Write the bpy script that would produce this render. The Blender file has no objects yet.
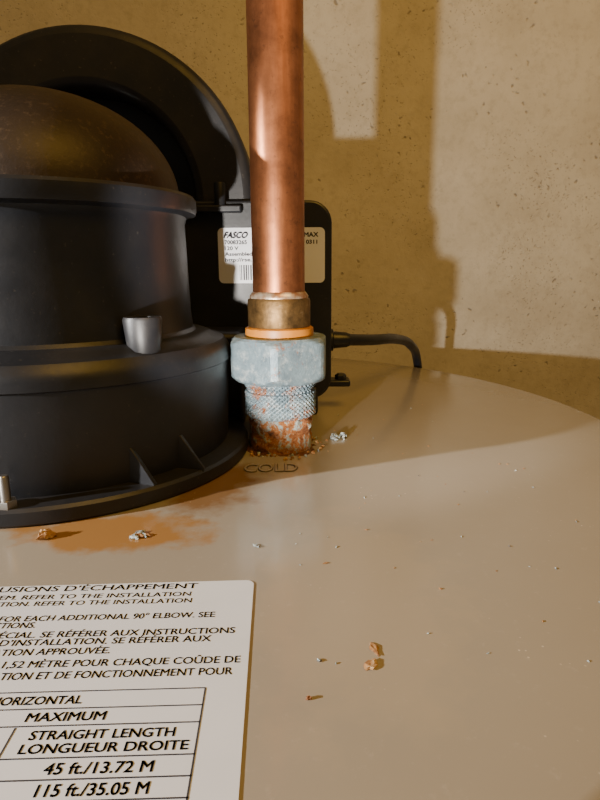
import bpy, bmesh, math, random
import mathutils
from mathutils import Vector, Matrix
random.seed(3)
scene = bpy.context.scene
D = bpy.data
rad = math.radians

# ---------------- helpers ----------------
def link(o, parent=None):
    scene.collection.objects.link(o)
    if parent: o.parent = parent
    return o
def empty(name, loc=(0,0,0)):
    e = D.objects.new(name, None); e.empty_display_size = .02
    scene.collection.objects.link(e); return e
def mesh_obj(name, verts, faces, mat=None, parent=None, smooth=False, angle=None):
    me = D.meshes.new(name); me.from_pydata(verts, [], faces); me.update()
    bm = bmesh.new(); bm.from_mesh(me)
    bmesh.ops.recalc_face_normals(bm, faces=bm.faces); bm.to_mesh(me); bm.free()
    if smooth:
        for p in me.polygons: p.use_smooth = True
        if angle is not None: me.set_sharp_from_angle(angle=rad(angle))
    if mat: me.materials.append(mat)
    return link(D.objects.new(name, me), parent)
def lathe(name, prof, c, mat, parent=None, n=128, angle=35, cap0=True, cap1=True):
    vs=[];fs=[]
    for r,z in prof:
        for i in range(n):
            a=2*math.pi*i/n
            vs.append((c[0]+r*math.cos(a), c[1]+r*math.sin(a), c[2]+z))
    for k in range(len(prof)-1):
        for i in range(n):
            j=(i+1)%n
            fs.append((k*n+i,k*n+j,(k+1)*n+j,(k+1)*n+i))
    if cap0: fs.append(tuple(range(n-1,-1,-1)))
    if cap1: fs.append(tuple((len(prof)-1)*n+i for i in range(n)))
    return mesh_obj(name,vs,fs,mat,parent,True,angle)
def bevel(o,w,seg=3):
    m=o.modifiers.new('bevel','BEVEL'); m.width=w; m.segments=seg; m.limit_method='ANGLE'; m.angle_limit=rad(35)
    for p in o.data.polygons: p.use_smooth=True
    o.data.set_sharp_from_angle(angle=rad(40))
    return o
def box(name,x0,x1,y0,y1,z0,z1,mat,parent=None,bw=.001):
    vs=[(x,y,z) for x in(x0,x1) for y in(y0,y1) for z in(z0,z1)]
    fs=[(0,1,3,2),(4,6,7,5),(0,4,5,1),(2,3,7,6),(0,2,6,4),(1,5,7,3)]
    o=mesh_obj(name,vs,fs,mat,parent)
    if bw: bevel(o,bw)
    return o
def extrude_xz(name,pts,y0,y1,mat,parent=None,bw=.0015):
    n=len(pts)
    vs=[(x,y0,z) for x,z in pts]+[(x,y1,z) for x,z in pts]
    fs=[tuple(range(n)),tuple(range(2*n-1,n-1,-1))]
    for i in range(n):
        j=(i+1)%n; fs.append((i,j,n+j,n+i))
    o=mesh_obj(name,vs,fs,mat,parent)
    if bw: bevel(o,bw)
    return o
def tube(name,pts,r,mat,parent=None):
    cu=D.curves.new(name,'CURVE'); cu.dimensions='3D'; cu.bevel_depth=r; cu.bevel_resolution=6; cu.resolution_u=16; cu.use_fill_caps=True
    s=cu.splines.new('BEZIER'); s.bezier_points.add(len(pts)-1)
    for b,p in zip(s.bezier_points,pts):
        b.co=p; b.handle_left_type=b.handle_right_type='AUTO'
    cu.materials.append(mat)
    return link(D.objects.new(name,cu),parent)

# ---------------- materials ----------------
class M:
    def __init__(s,name):
        s.m=D.materials.new(name); s.m.use_nodes=True; s.nt=s.m.node_tree
        s.b=s.nt.nodes['Principled BSDF']
        s.co=s.nt.nodes.new('ShaderNodeTexCoord').outputs['Object']
    def n(s,t,**k):
        nd=s.nt.nodes.new(t)
        for a,v in k.items(): setattr(nd,a,v)
        return nd
    def l(s,a,b): s.nt.links.new(a,b)
    def noise(s,scale,detail=6,rough=.6,vec=None,dist=0):
        nd=s.n('ShaderNodeTexNoise'); nd.inputs['Scale'].default_value=scale
        nd.inputs['Detail'].default_value=detail; nd.inputs['Roughness'].default_value=rough
        nd.inputs['Distortion'].default_value=dist
        s.l(vec or s.co, nd.inputs['Vector']); return nd.outputs['Fac']
    def warp(s,scale,amt):
        nd=s.n('ShaderNodeTexNoise'); nd.inputs['Scale'].default_value=scale; nd.inputs['Detail'].default_value=4
        s.l(s.co,nd.inputs['Vector'])
        a=s.n('ShaderNodeVectorMath',operation='SCALE'); a.inputs['Scale'].default_value=amt; s.l(nd.outputs['Color'],a.inputs[0])
        b=s.n('ShaderNodeVectorMath',operation='ADD'); s.l(s.co,b.inputs[0]); s.l(a.outputs[0],b.inputs[1]); return b.outputs[0]
    def vor(s,scale,vec=None):
        nd=s.n('ShaderNodeTexVoronoi'); nd.inputs['Scale'].default_value=scale
        s.l(vec or s.co, nd.inputs['Vector']); return nd.outputs['Distance']
    def mapping(s,scale):
        nd=s.n('ShaderNodeMapping'); nd.inputs['Scale'].default_value=scale
        s.l(s.co,nd.inputs['Vector']); return nd.outputs['Vector']
    def ramp(s,fac,stops):
        nd=s.n('ShaderNodeValToRGB'); e=nd.color_ramp.elements
        while len(e)<len(stops): e.new(.5)
        for el,(p,c) in zip(e,stops):
            el.position=p; el.color=(*c,1) if len(c)==3 else c
        s.l(fac,nd.inputs['Fac']); return nd.outputs['Color']
    def f(s,fac,a,b):
        return s.ramp(fac,[(a,(0,0,0)),(b,(1,1,1))])
    def mix(s,fac,a,b,blend='MIX'):
        nd=s.n('ShaderNodeMix',data_type='RGBA',blend_type=blend)
        for i,v in ((0,fac),(6,a),(7,b)):
            if hasattr(v,'is_linked'): s.l(v,nd.inputs[i])
            elif i==0: nd.inputs[0].default_value=v
            else: nd.inputs[i].default_value=(*v,1)
        return nd.outputs[2]
    def math(s,op,a,b=0.):
        nd=s.n('ShaderNodeMath',operation=op)
        for i,v in enumerate((a,b)):
            if isinstance(v,(int,float)): nd.inputs[i].default_value=v
            else: s.l(v,nd.inputs[i])
        return nd.outputs[0]
    def bump(s,h,strength=.3,dist=.001,normal=None):
        nd=s.n('ShaderNodeBump'); nd.inputs['Strength'].default_value=strength; nd.inputs['Distance'].default_value=dist
        s.l(h,nd.inputs['Height'])
        if normal: s.l(normal,nd.inputs['Normal'])
        s.l(nd.outputs['Normal'],s.b.inputs['Normal']); return nd.outputs['Normal']
    def set(s,**k):
        for a,v in k.items():
            i=s.b.inputs[a.replace('_',' ')]
            if isinstance(v,(int,float)): i.default_value=v
            elif isinstance(v,tuple): i.default_value=(*v,1)
            else: s.l(v,i)
        return s

# concrete wall
w=M('poured_concrete')
big=w.noise(2.2,5); med=w.noise(14,8,.65); fine=w.noise(120,6,.7)
c=w.ramp(big,[(.3,(.40,.35,.265)),(.7,(.52,.47,.375))])
c=w.mix(w.f(med,.35,.7),c,(.58,.53,.43))
c=w.mix(w.math('MULTIPLY',w.f(w.noise(6,6,.7),.5,.7),.3),c,(.34,.28,.19))
c=w.mix(w.math('MULTIPLY',w.f(fine,.5,.75),.35),c,(.26,.22,.16))
wv=w.warp(90,.014)
pm=w.noise(20,3)
pit=w.ramp(w.vor(95,wv),[(.08,(1,1,1)),(.20,(0,0,0))])
pit=w.math('MULTIPLY',pit,w.f(pm,.50,.58))
pit2=w.ramp(w.vor(260,wv),[(.08,(1,1,1)),(.26,(0,0,0))])
pit2=w.math('MULTIPLY',pit2,w.f(w.noise(9,3),.44,.56))
pp=w.math('MAXIMUM',pit,w.math('MULTIPLY',pit2,.7))
c=w.mix(w.math('MULTIPLY',pp,.6),c,(.12,.09,.06))
w.set(Base_Color=c,Roughness=.9)
w.bump(w.math('SUBTRACT',w.math('ADD',w.math('MULTIPLY',fine,.35),med),w.math('MULTIPLY',pp,.8)),.45,.003)
MAT_WALL=w.m

fl=M('concrete_floor'); fl.set(Base_Color=fl.ramp(fl.noise(8),[(.3,(.2,.18,.15)),(.7,(.32,.29,.25))]),Roughness=.9); MAT_FLOOR=fl.m

# tank enamel
t=M('tan_enamel')
c=t.ramp(t.noise(6,4),[(.35,(.262,.232,.188)),(.7,(.298,.265,.215))])
dust=t.f(t.noise(260,8,.75),.58,.72)
c=t.mix(t.math('MULTIPLY',dust,.25),c,(.44,.40,.34))
def blob(cx,cy,sx,sy,inner,outer):
    mp=t.n('ShaderNodeMapping'); mp.inputs['Location'].default_value=(-cx/sx,-cy/sy,0); mp.inputs['Scale'].default_value=(1/sx,1/sy,0)
    t.l(t.co,mp.inputs['Vector'])
    ln=t.n('ShaderNodeVectorMath',operation='LENGTH'); t.l(mp.outputs[0],ln.inputs[0])
    d=t.math('ADD',ln.outputs['Value'],t.math('MULTIPLY',t.math('SUBTRACT',t.noise(70,5),.5),1.6))
    return t.ramp(d,[(inner,(1,1,1)),(outer,(0,0,0))])
st=blob(-.056,.160,.034,.014,.65,1.1)
c=t.mix(t.math('MULTIPLY',st,.85),c,(.28,.13,.024))
st_shade=blob(-.031,.198,.020,.030,.5,1.25)  # rusty brown patch; shade beside the blower base painted into the enamel colour
c=t.mix(t.math('MULTIPLY',st_shade,.9),c,(.17,.085,.026))
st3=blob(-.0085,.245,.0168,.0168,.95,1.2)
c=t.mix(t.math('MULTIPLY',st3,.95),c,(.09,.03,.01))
st4=blob(.012,.125,.03,.05,.6,1.2)
c=t.mix(t.math('MULTIPLY',st4,.15),c,(.45,.35,.22))
spk=t.ramp(t.vor(420),[(.07,(1,1,1)),(.12,(0,0,0))]); spk=t.math('MULTIPLY',spk,t.f(t.noise(30,3),.56,.66))
c=t.mix(t.math('MULTIPLY',spk,.7),c,(.62,.55,.45))
t.set(Base_Color=c,Roughness=t.ramp(t.noise(15,6),[(.3,(.16,.16,.16)),(.75,(.27,.27,.27))]),Coat_Weight=.25,Coat_Roughness=.1)
t.bump(t.math('ADD',t.noise(25,2),t.math('MULTIPLY',dust,.12)),.12,.0008)
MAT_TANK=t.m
t2=M('dark_stamped_enamel'); t2.set(Base_Color=t2.ramp(t2.noise(200),[(.3,(.03,.022,.015)),(.7,(.08,.06,.04))]),Roughness=.7); MAT_STAMP=t2.m  # darker enamel behind the stamped letters, showing as their outline
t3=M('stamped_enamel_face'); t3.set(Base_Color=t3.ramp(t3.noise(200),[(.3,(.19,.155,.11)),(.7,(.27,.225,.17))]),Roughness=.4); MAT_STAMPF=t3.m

def plastic(name,base,dustamt,rough):
    p=M(name)
    d=p.f(p.noise(55,8,.7),.45,.8)
    c=p.mix(p.math('MULTIPLY',d,dustamt),base,(.16,.13,.10))
    sp=p.f(p.noise(600,3,.6),.66,.74)
    c=p.mix(p.math('MULTIPLY',sp,dustamt*1.6),c,(.3,.26,.2))
    p.set(Base_Color=c,Roughness=p.ramp(p.noise(30,5),[(.3,(rough-.08,)*3),(.7,(rough+.12,)*3)]),Specular_IOR_Level=.45)
    p.bump(p.noise(500,3),.12,.0004)
    return p.m
MAT_BLK=plastic('black_plastic',(.0085,.0098,.0135),.05,.42)
MAT_BLK2=plastic('dusty_black_plastic',(.010,.0105,.013),.08,.46)
d=M('dusty_brown_dome')
c=d.ramp(d.noise(22,8,.7),[(.3,(.012,.008,.006)),(.7,(.030,.019,.012))])
c=d.mix(d.math('MULTIPLY',d.f(d.noise(500,4,.7),.55,.7),.3),c,(.12,.08,.05))
d.set(Base_Color=c,Roughness=.5,Specular_IOR_Level=.3); d.bump(d.noise(400,4),.2,.0005); MAT_DOME=d.m

# copper
cp=M('copper')
v=cp.mapping((1,1,.12))
c=cp.ramp(cp.noise(90,8,.7,vec=v),[(.25,(.22,.075,.028)),(.5,(.38,.14,.058)),(.75,(.50,.20,.09))])
c=cp.mix(cp.math('MULTIPLY',cp.f(cp.noise(45,6,.7),.45,.65),.7),c,(.15,.055,.025))
c=cp.mix(cp.math('MULTIPLY',cp.f(cp.noise(260,5,.7),.58,.68),.5),c,(.08,.038,.025))
cp.set(Base_Color=c,Metallic=.9,Roughness=cp.ramp(cp.noise(70,6,vec=v),[(.3,(.34,)*3),(.7,(.54,)*3)]))
cp.bump(cp.noise(300,4,vec=v),.1,.0005); MAT_CU=cp.m
br=M('tarnished_brass')
c=br.ramp(br.noise(180,6,.7),[(.3,(.06,.036,.014)),(.6,(.19,.11,.04)),(.8,(.45,.34,.2))])
br.set(Base_Color=c,Metallic=.8,Roughness=.5); br.bump(br.noise(400),.3,.0006); MAT_BR=br.m
sd=M('solder_ring'); sd.set(Base_Color=sd.ramp(sd.noise(200),[(.4,(.35,.17,.08)),(.6,(.6,.52,.4))]),Metallic=.7,Roughness=.4); MAT_SOLD=sd.m
og=M('orange_dielectric_gasket'); og.set(Base_Color=og.ramp(og.noise(120),[(.3,(.34,.12,.010)),(.7,(.52,.20,.022))]),Roughness=.45); MAT_OR=og.m
def galv(name,lo,hi,met):
    g=M(name)
    c=g.ramp(g.noise(90,7,.7),[(.3,(.09,.13,.16)),(.55,(.17,.235,.27)),(.75,(.34,.41,.44))])
    c=g.mix(g.math('MULTIPLY',g.f(g.noise(240,7,.75),.52,.64),.4),c,(.50,.53,.51))
    c=g.mix(g.f(g.noise(160,7,.75,dist=.4),lo,hi),c,(.26,.09,.03))
    g.set(Base_Color=c,Metallic=met,Roughness=.48); g.bump(g.noise(350,6,.7),.5,.001); return g.m
MAT_ZN=galv('zinc_plated_steel',.60,.68,.35)
MAT_KN=galv('knurled_zinc',.52,.62,.3)
g=M('corroded_zinc')
rn=g.noise(190,10,.8,dist=.3)
c=g.ramp(rn,[(.36,(.08,.028,.012)),(.44,(.27,.085,.02)),(.515,(.46,.19,.06)),(.54,(.30,.36,.34)),(.66,(.60,.64,.60))])
g.set(Base_Color=c,Metallic=.0,Roughness=.85); g.bump(rn,1.,.003); MAT_CORR=g.m
ru=M('rust_flake'); ru.set(Base_Color=ru.ramp(ru.noise(300,5),[(.35,(.16,.06,.02)),(.55,(.34,.18,.07)),(.7,(.5,.38,.24))]),Roughness=.85); MAT_RUST=ru.m
sc=M('mineral_scale'); sc.set(Base_Color=sc.ramp(sc.noise(900,5),[(.40,(.08,.06,.05)),(.52,(.27,.33,.34)),(.7,(.62,.66,.64))]),Roughness=.8); MAT_SCALE=sc.m
pa=M('label_paper'); pa.set(Base_Color=pa.ramp(pa.noise(30),[(.3,(.58,.60,.65)),(.7,(.64,.66,.71))]),Roughness=.42); MAT_PAPER=pa.m
ink=M('label_ink'); ink.set(Base_Color=(.03,.03,.04),Roughness=.6); MAT_INK=ink.m
stl=M('steel_stud'); stl.set(Base_Color=(.35,.33,.30),Metallic=1.,Roughness=.4); MAT_STEEL=stl.m

# ---------------- text ----------------
def text_mesh(s):
    cu=D.curves.new('t','FONT'); cu.body=s; cu.size=1; cu.resolution_u=3
    o=D.objects.new('t',cu); scene.collection.objects.link(o)
    dg=bpy.context.evaluated_depsgraph_get()
    me=D.meshes.new_from_object(o.evaluated_get(dg))
    D.objects.remove(o); return me
def width(me):
    xs=[v.co.x for v in me.vertices]; return min(xs),max(xs)
Hm=text_mesh('H'); CAP=max(v.co.y for v in Hm.vertices)
def text(name,vis,x0,x1,yc,h,parent,prefix='',z=0.,rot=0.,mat=None,bold=.0,thick=0.,plane='XY',slant=0.,ring=False):
    a,b=width(text_mesh(vis)); k=(x1-x0)/(b-a)
    me=text_mesh(prefix+vis); a2,b2=width(me)
    s=h/CAP
    bm=bmesh.new(); bm.from_mesh(me)
    if thick:
        r=bmesh.ops.extrude_face_region(bm,geom=bm.faces[:])
        for v_ in r['geom']:
            if isinstance(v_,bmesh.types.BMVert): v_.co.z+=thick
    if bold:
        base=bm.verts[:]+bm.edges[:]+bm.faces[:]
        offs=((bold,0),(bold/2,bold/2),(bold/2,-bold/2))
        if ring: offs=[(bold*math.cos(i*.785),bold*math.sin(i*.785)) for i in range(8)]
        for dx,dy in offs:
            r=bmesh.ops.duplicate(bm,geom=base)
            for v_ in r['geom']:
                if isinstance(v_,bmesh.types.BMVert): v_.co.x+=dx; v_.co.y+=dy
    cx=(x0+x1)/2
    R=Matrix.Rotation(rad(rot),2)
    for v_ in bm.verts:
        ly=(v_.co.y-CAP/2)*s
        lx=x1+(v_.co.x-b2)*k-cx+slant*ly
        p=R@Vector((lx,ly))
        if plane=='XY': v_.co=(cx+p.x,yc+p.y,z+v_.co.z)
        else: v_.co=(cx+p.x,z,yc+p.y)
    bm.to_mesh(me); bm.free()
    me.materials.clear(); me.materials.append(mat or MAT_INK)
    o=D.objects.new(name,me); return link(o,parent)

# ---------------- room ----------------
box('wall_back',-1.6,1.6,.66,.76,-1.45,1.1,MAT_WALL,None,0)
box('floor',-1.6,1.6,-1.6,.76,-1.5,-1.45,MAT_FLOOR,None,0)

# ---------------- water heater ----------------
WH=empty('water_heater')
TC=(-.0990,.2785,0); R=.2550
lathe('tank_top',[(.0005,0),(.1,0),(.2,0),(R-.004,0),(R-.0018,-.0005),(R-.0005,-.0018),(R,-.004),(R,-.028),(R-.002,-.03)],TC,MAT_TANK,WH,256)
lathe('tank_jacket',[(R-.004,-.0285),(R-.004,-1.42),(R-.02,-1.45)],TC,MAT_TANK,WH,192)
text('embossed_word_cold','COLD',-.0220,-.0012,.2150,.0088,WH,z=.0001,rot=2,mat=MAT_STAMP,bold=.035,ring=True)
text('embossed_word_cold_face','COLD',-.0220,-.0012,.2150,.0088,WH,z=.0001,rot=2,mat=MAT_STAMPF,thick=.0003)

def rot_rect(name,corner,wd,ht,ang,z,th,mat,parent,cr=.002):
    pts=[]
    for (cx,cy,a0) in ((-cr,-cr,0),(-wd+cr,-cr,90),(-wd+cr,-ht+cr,180),(-cr,-ht+cr,270)):
        for i in range(7):
            a=rad(a0+i*15); pts.append((cx+cr*math.cos(a),cy+cr*math.sin(a)))
    Rm=Matrix.Rotation(rad(ang),2)
    pts=[Rm@Vector(p)+Vector(corner) for p in pts]; n=len(pts)
    vs=[(p.x,p.y,z) for p in pts]+[(p.x,p.y,z+th) for p in pts]
    fs=[tuple(range(n)),tuple(range(n,2*n))]+[(i,(i+1)%n,n+(i+1)%n,n+i) for i in range(n)]
    return mesh_obj(name,vs,fs,mat,parent)
rot_rect('vent_instruction_label',(-.0119,.1316),.15,.076,2.2,.0,.0002,MAT_PAPER,WH)
zt=.00025; RT=1.6
rows=[('AVERTISSEMENT: EXCL','USIONS D\u2019\u00c9CHAPPEMENT',-.0740,-.0257,.1284,.0023,.02),
('VENTING THE SYST','EM. REFER TO THE INSTALLATION',-.0722,-.0267,.1248,.0018,.02),
('MANUAL INSTRUC','TION. REFER TO THE INSTALLATION',-.0709,-.0260,.1220,.0018,.02),
('SUBTRACT 5 FT. ','FOR EACH ADDITIONAL 90\u00b0 ELBOW. SEE',-.0679,-.0197,.1162,.0020,.03),
('INSTALLATION INSTRUC','TIONS.',-.0664,-.0587,.1132,.0020,.03),
('TERMINAL SP','\u00c9CIAL. SE R\u00c9F\u00c9RER AUX INSTRUCTIONS',-.0649,-.0145,.1103,.0020,.03),
('MANUEL ','D\u2019INSTALLATION. SE R\u00c9F\u00c9RER AUX',-.0635,-.0193,.1076,.0020,.03),
('CONFIGURA','TION APPROUV\u00c9E.',-.0617,-.0395,.1042,.0020,.03),
('SOUSTRAIRE ','1,52 M\u00c8TRE POUR CHAQUE CO\u00dbDE DE',-.0594,-.0124,.1008,.0020,.03),
('L\u2019INSTALLA','TION ET DE FONCTIONNEMENT POUR',-.0583,-.0136,.0974,.0020,.03),
('H','ORIZONTAL',-.0548,-.0402,.0904,.0020,.05),
('','MAXIMUM',-.0484,-.0347,.0865,.0020,.05),
('','STRAIGHT LENGTH',-.046,-.0217,.0826,.0019,.05),
('','LONGUEUR DROITE',-.0464,-.0189,.0798,.0019,.05),
('','45 ft./13.72 M',-.0407,-.0237,.0758,.0021,.05),
('','115 ft./35.05 M',-.0403,-.0234,.0719,.0021,.05)]
for i,(pre,vis,x0,x1,yc,h,b) in enumerate(rows):
    text('label_text_%d'%(i+1),vis,x0,x1,yc,h,WH,prefix=pre,z=zt,rot=RT,bold=b)
def line(name,p,q,wd):
    p=Vector(p);q=Vector(q);d_=(q-p).normalized();n_=Vector((-d_.y,d_.x))*wd/2
    vs=[(*(p+n_),zt),(*(q+n_),zt),(*(q-n_),zt),(*(p-n_),zt)]
    return mesh_obj(name,vs,[(0,1,2,3)],MAT_INK,WH)
sl=math.tan(rad(RT))
for i,yy in enumerate((.0930,.0887,.0847,.0779,.0738,.0700)):
    xr=-.0181+(.0930-yy)*.05
    line('label_rule_%d'%(i+1),(-.15,yy-(.13)*sl*.9),(xr,yy+.0004),.00032)
line('label_rule_right',(-.0181,.0934),(-.0167,.0585),.00032)
line('label_rule_divider',(-.0492,.0840),(-.0482,.058),.00032)

# ---------------- blower ----------------
BL=empty('draft_inducer_blower')
C=(-.1,.238,0)
lathe('base_flange',[(.0762,0),(.0772,.001),(.0772,.005),(.0762,.006),(.066,.0065)],C,MAT_BLK2,BL,160)
lathe('volute_housing',[(.0680,.005),(.0688,.008),(.0700,.040),(.0708,.0405),(.0708,.0435),(.0700,.0460),(.0680,.0485),(.0640,.0495),(.0625,.0507),(.060,.0515),(.050,.052)],C,MAT_BLK,BL,192,30)
lathe('motor_cup',[(.0575,.0505),(.0555,.053),(.0548,.060),(.0540,.094),(.0548,.0965),(.0585,.0975),(.0590,.099),(.0590,.1030),(.0580,.1042),(.0550,.1045),(.0535,.1030),(.048,.1030)],C,MAT_BLK,BL,192,30)
dome=[(.0525*math.cos(rad(a)),.1035+.038*math.sin(rad(a))) for a in range(0,90,5)]+[(.0003,.1415)]
lathe('motor_dome',dome,C,MAT_DOME,BL,128,60)
def on_ring(az,r,z): return (C[0]+r*math.cos(rad(az)),C[1]+r*math.sin(rad(az)),z)
for i,az in enumerate((-118,-96,30,150,210)):
    p=on_ring(az,.0585,.0)
    o=box('rim_clip_%d'%(i+1),-.0015,.0015,-.002,.002,.0985,.1065,MAT_BLK,BL,.0004)
    o.location=(p[0],p[1],0); o.rotation_euler=(0,0,rad(az))
for i,az in enumerate((-41,-140,50,140)):
    p=on_ring(az,.0618,0)
    lathe('screw_lug_%d'%(i+1),[(.0050,.047),(.0056,.050),(.0066,.0598),(.0062,.0608),(.0030,.0608),(.0028,.0570)],(p[0],p[1],0),MAT_BLK2,BL,40)
for i,(az,tw) in enumerate(((-53,38),(-36,28),(-150,-30),(-105,0))):
    a=rad(az); dr=Vector((math.cos(a+rad(tw)),math.sin(a+rad(tw)),0)); tn=Vector((-dr.y,dr.x,0))*.0009
    b0=Vector(C)+Vector((math.cos(a),math.sin(a),0))*.0655
    Z=lambda z_: Vector((0,0,z_))
    P=[b0+Z(.004),b0+dr*.0125+Z(.004),b0+dr*.0125+Z(.0065),b0+dr*.0045+Z(.0185),b0+Z(.0185)]
    vs=[tuple(p+tn) for p in P]+[tuple(p-tn) for p in P]; n=5
    fs=[tuple(range(n)),tuple(range(2*n-1,n-1,-1))]+[(k,(k+1)%n,n+(k+1)%n,n+k) for k in range(n)]
    bevel(mesh_obj('gusset_%d'%(i+1),vs,fs,MAT_BLK,BL),.0003,2)
lathe('mounting_stud',[(.0015,.004),(.0015,.0155),(.0012,.016)],(-.0900,.1653,0),MAT_STEEL,BL,24)
lathe('mounting_nut',[(.0032,.0055),(.0032,.0078),(.003,.0082)],(-.0900,.1653,0),MAT_STEEL,BL,6)
ax,az_=-.1057,.110; Ro,Ri=.083,.053
zl=.060
pts=[(ax+Ro,zl)]+[(ax+Ro*math.cos(rad(a)),az_+(Ro+.0005)*.965*math.sin(rad(a))) for a in range(0,181,4)]+[(ax-Ro,zl),(ax-Ri,zl)]+[(ax+Ri*math.cos(rad(a)),az_+Ri*.98*math.sin(rad(a))) for a in range(180,-1,-4)]+[(ax+Ri,zl)]
extrude_xz('scroll_arch',pts,.3055,.340,MAT_BLK2,BL,.005)
pts=[(ax+.066*math.cos(rad(a)),az_+.066*math.sin(rad(a))) for a in range(0,360,5)]
extrude_xz('scroll_back_plate',pts,.325,.338,MAT_BLK,BL,.001)
def rrect(x0,x1,z0,z1,r):
    o=[]
    for cx,cz,a0 in((x1-r,z1-r,0),(x0+r,z1-r,90),(x0+r,z0+r,180),(x1-r,z0+r,270)):
        for i in range(9):
            a=rad(a0+i*11.25); o.append((cx+r*math.cos(a),cz+r*math.sin(a)))
    return o
extrude_xz('junction_box_body',rrect(-.060,.0150,.010,.1075,.010),.304,.345,MAT_BLK,BL,.001)
extrude_xz('junction_box_cover',rrect(-.062,.0165,.0085,.109,.011),.2995,.3045,MAT_BLK,BL,.0012)
extrude_xz('junction_box_foot',rrect(-.055,.0095,0,.0150,.002),.298,.340,MAT_BLK,BL,.001)
lathe('cover_screw_boss',[(.0024,.1035),(.0028,.1165),(.0024,.1172)],(-.0385,.298,0),MAT_BLK,BL,24)
box('cover_ledge',-.060,-.028,.2945,.30,.103,.1065,MAT_BLK,BL,.0008)
box('volute_outlet_block',-.085,-.0270,.272,.305,.001,.047,MAT_BLK,BL,.003)
box('box_side_tab',.014,.0275,.308,.320,.013,.0165,MAT_BLK,BL,.001)
lathe('tab_screw',[(.0032,.0160),(.0032,.0185),(.002,.0195)],(.0225,.314,0),MAT_BLK2,BL,6)
lb=extrude_xz('rating_label',rrect(-.0405,.0130,.0690,.0960,.0025),.29925,.29955,MAT_PAPER,BL,0)
zz=.29920
for i,(s_,x0,x1,zc,h,b) in enumerate([('FASCO',-.0372,-.0258,.0926,.0028,.12),('70083265',-.0372,-.0262,.0891,.0018,.08),('120 V',-.0372,-.0305,.0862,.0017,.08),('Assembled in',-.0372,-.0205,.0834,.0017,.07),('http://rse.co',-.0372,-.0205,.0806,.0017,.07),('MAX',.0025,.0095,.0926,.0021,.08),('0311',.0035,.0090,.0891,.0018,.08)]):
    text('rating_text_%d'%(i+1),s_,x0,x1,zc,h,BL,z=zz,plane='XZ',bold=b,slant=.35 if i==0 else 0)
x=-.0300; k=0
while x<-.004:
    wd=random.choice((.0003,.0005,.0008)); k+=1
    mesh_obj('barcode_%d'%k,[(x,zz,.0705),(x+wd,zz,.0705),(x+wd,zz,.0780),(x,zz,.0780)],[(0,1,2,3)],MAT_INK,BL)
    x+=wd+random.choice((.0004,.0006))
def xcyl(name,prof,y,z,mat,parent):
    n=32; vs=[];fs=[]
    for r,x_ in prof:
        for i in range(n):
            a=2*math.pi*i/n; vs.append((x_,y+r*math.cos(a),z+r*math.sin(a)))
    for q in range(len(prof)-1):
        for i in range(n):
            j=(i+1)%n; fs.append((q*n+i,q*n+j,(q+1)*n+j,(q+1)*n+i))
    fs.append(tuple(range(n))); fs.append(tuple((len(prof)-1)*n+i for i in range(n)))
    return mesh_obj(name,vs,fs,mat,parent,True,35)
xcyl('strain_relief',[(.0062,.013),(.0062,.0185),(.0048,.019),(.0042,.026),(.0034,.028)],.322,.037,MAT_BLK,BL)
tube('power_cord',[(.024,.322,.037),(.043,.345,.034),(.064,.385,.0295),(.082,.425,.020),(.0935,.456,.0040),(.100,.474,-.03),(.102,.480,-.12),(.100,.487,-.45)],.0033,MAT_BLK,BL)

# ---------------- pipe & union ----------------
PC=(-.0085,.245,0)
UN=empty('dielectric_union')
vs=[];fs=[];nz=30;nn=200
for k in range(nz+1):
    z=.0165*k/nz
    for i in range(nn):
        a=2*math.pi*i/nn
        q=mathutils.noise.fractal(Vector((math.cos(a)*4,math.sin(a)*4,z*350)),1.0,2.0,5)
        q=max(-1,min(1,q))
        base_r=.0135+(0 if z<.006 else .0003*math.cos(z*520))
        amp=.0004 if z<.008 else .0008
        r=base_r+amp*q
        vs.append((PC[0]+r*math.cos(a),PC[1]+r*math.sin(a),z))
for k in range(nz):
    for i in range(nn):
        j=(i+1)%nn; fs.append((k*nn+i,k*nn+j,(k+1)*nn+j,(k+1)*nn+i))
fs.append(tuple(range(nn))); fs.append(tuple(nz*nn+i for i in range(nn)))
mesh_obj('nipple_lower',vs,fs,MAT_CORR,UN,True,80)
vs=[];fs=[];nz=40;nn=320
for k in range(nz+1):
    z=.0145+.0165*k/nz
    for i in range(nn):
        a=2*math.pi*i/nn
        u=a*22; vv=(z*1000)*1.7
        h=max(abs(math.sin(u+vv)),abs(math.sin(u-vv)))
        e=min(1,min(k,nz-k)/2)
        groove=.0010 if .0255<z<.0275 else 0
        r=.0146+.0012*(1-h)*e-.0005*(1-e)-groove
        vs.append((PC[0]+r*math.cos(a),PC[1]+r*math.sin(a),z))
for k in range(nz):
    for i in range(nn):
        j=(i+1)%nn; fs.append((k*nn+i,k*nn+j,(k+1)*nn+j,(k+1)*nn+i))
fs.append(tuple(range(nn))); fs.append(tuple(nz*nn+i for i in range(nn)))
mesh_obj('knurled_band',vs,fs,MAT_KN,UN)
ap=.0194; a_off=rad(-90-4)
def hexr(a):
    b=(a-a_off)%(math.pi/3)-math.pi/6
    return ap/math.cos(b)
vs=[];fs=[];nn=180
ringz=[(.0300,.0150),(.0302,.0190),(.0312,.0202),(.0322,.0212),(.0330,1),(.0400,1),(.0458,1),(.0468,.0212),(.0478,.0202),(.0487,.0190),(.0488,.0142)]
for z,lim in ringz:
    for i in range(nn):
        a=2*math.pi*i/nn; r=min(hexr(a),lim,.0217)
        vs.append((PC[0]+r*math.cos(a),PC[1]+r*math.sin(a),z))
for k in range(len(ringz)-1):
    for i in range(nn):
        j=(i+1)%nn; fs.append((k*nn+i,k*nn+j,(k+1)*nn+j,(k+1)*nn+i))
fs.append(tuple(range(nn))); fs.append(tuple((len(ringz)-1)*nn+i for i in range(nn)))
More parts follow.
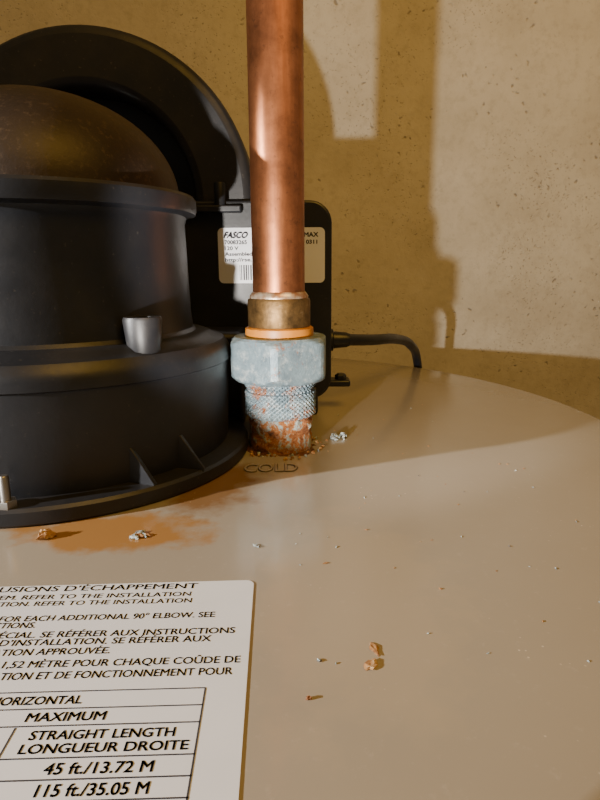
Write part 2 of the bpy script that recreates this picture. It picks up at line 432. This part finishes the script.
mesh_obj('union_hex_nut',vs,fs,MAT_ZN,UN,True,18)
lathe('dielectric_gasket',[(.0135,.0480),(.0143,.0484),(.0145,.0500),(.0143,.0520),(.0134,.0526)],PC,MAT_OR,UN,96,50)
lathe('brass_tailpiece',[(.0126,.0520),(.0131,.0530),(.0131,.0632),(.0127,.0642),(.0119,.0645)],PC,MAT_BR,UN,96,40)
CPp=empty('copper_pipe')
lathe('solder_fillet',[(.0122,.0642),(.0123,.0652),(.0116,.0662),(.0110,.067)],PC,MAT_SOLD,CPp,96,60)
lathe('pipe_tube',[(.0108,.0646),(.0108,.3),(.0108,1.0)],PC,MAT_CU,CPp,96,40)

# ---------------- debris ----------------
DB=empty('rust_flakes')
k=0
def chip(x,y,s,mat,flat=.4):
    global k; k+=1
    bm=bmesh.new(); bmesh.ops.create_icosphere(bm,subdivisions=2,radius=1)
    ph=[random.uniform(0,6) for _ in range(6)]
    a=random.uniform(0,3.1); sx,sy=s*random.uniform(.8,1.3),s*random.uniform(.4,.7)
    for v_ in bm.verts:
        c_=v_.co; q=1+.35*math.sin(3*c_.x+ph[0])*math.cos(4*c_.y+ph[1])+.2*math.sin(7*c_.z+ph[2]+5*c_.x)
        X,Y,Z=c_.x*sx*q,c_.y*sy*q,max(c_.z,-.55)*s*flat*q
        v_.co=(x+X*math.cos(a)-Y*math.sin(a),y+X*math.sin(a)+Y*math.cos(a),Z)
    zmin=min(v_.co.z for v_ in bm.verts)
    for v_ in bm.verts: v_.co.z-=zmin
    me=D.meshes.new('flake'); bm.to_mesh(me); bm.free(); me.materials.append(mat)
    link(D.objects.new('flake_%d'%k,me),DB)
for _ in range(14): chip(.0175+random.gauss(0,.0014),.255+random.gauss(0,.0014),random.uniform(.0006,.0016),MAT_SCALE,.9)
for _ in range(9): chip(-.0745+random.gauss(0,.0012),.1560+random.gauss(0,.0010),random.uniform(.0012,.0020),MAT_RUST,.8)
for _ in range(7): chip(-.048+random.gauss(0,.002),.157+random.gauss(0,.001),random.uniform(.0006,.0016),random.choice((MAT_RUST,MAT_SCALE)),.35)
chip(.0137,.0995,.0018,MAT_RUST,.2); chip(.0150,.1045,.0015,MAT_RUST,.15); chip(.0012,.0905,.0006,MAT_RUST,.7); chip(.0035,.1010,.0006,MAT_SCALE,.4)
chip(-.0125,.1500,.0012,MAT_SCALE,.2); chip(.0065,.140,.0006,MAT_RUST,.3)
for _ in range(60):
    a=random.uniform(-3.3,.9); r=.0155+abs(random.gauss(0,.0028)); p_=(PC[0]+r*math.cos(a),PC[1]+r*math.sin(a))
    if math.hypot(p_[0]-C[0],p_[1]-C[1])<.079: continue
    chip(p_[0],p_[1],random.uniform(.0003,.0010),random.choice((MAT_RUST,MAT_RUST,MAT_RUST,MAT_SCALE)),.7)
for _ in range(70):
    p_=(random.uniform(-.01,.09),random.uniform(.10,.32))
    if math.hypot(p_[0]-PC[0],p_[1]-PC[1])<.017 or math.hypot(p_[0]-C[0],p_[1]-C[1])<.12 : continue
    chip(p_[0],p_[1],random.uniform(.0002,.0004),random.choice((MAT_RUST,MAT_SCALE)),.4)

# ---------------- lights ----------------
def aim(o,tgt): o.rotation_euler=(Vector(tgt)-o.location).to_track_quat('-Z','Y').to_euler()
l=D.lights.new('flashlight','SPOT'); l.energy=9; l.color=(1,.93,.84); l.shadow_soft_size=.003; l.spot_size=rad(53); l.spot_blend=.22
o=D.objects.new('flashlight',l); o.location=(-.074,.020,.030); scene.collection.objects.link(o)
aim(o,(-.074+math.sin(rad(31)),.020+math.cos(rad(31)),.030+.29))
l=D.lights.new('work_lamp','SPOT'); l.energy=145; l.color=(1,.97,.93); l.shadow_soft_size=.012; l.spot_size=rad(37); l.spot_blend=.18
o=D.objects.new('work_lamp',l); o.location=(-.95,-.21,.27); scene.collection.objects.link(o)
aim(o,(-.95+math.cos(rad(13)),-.21+math.sin(rad(13)),.27-math.tan(rad(21))))
l=D.lights.new('warm_ceiling_bulb','AREA'); l.energy=9.5; l.color=(1,.55,.09); l.size=.5
o=D.objects.new('warm_ceiling_bulb',l); o.location=(.35,-.35,1.0); scene.collection.objects.link(o); aim(o,(0,.5,0))
W=D.worlds.new('world'); scene.world=W; W.use_nodes=True
bg=W.node_tree.nodes['Background']; bg.inputs[0].default_value=(1,.86,.66,1); bg.inputs[1].default_value=.11

# ---------------- camera ----------------
cam=D.cameras.new('camera'); cam.sensor_fit='VERTICAL'; cam.sensor_height=36; cam.lens=26; cam.clip_start=.005
o=D.objects.new('camera',cam)
o.matrix_world=Matrix.Translation((0,0,.077))@Matrix.Rotation(rad(77),4,'X')@Matrix.Rotation(rad(-.4),4,'Z')
scene.collection.objects.link(o); scene.camera=o
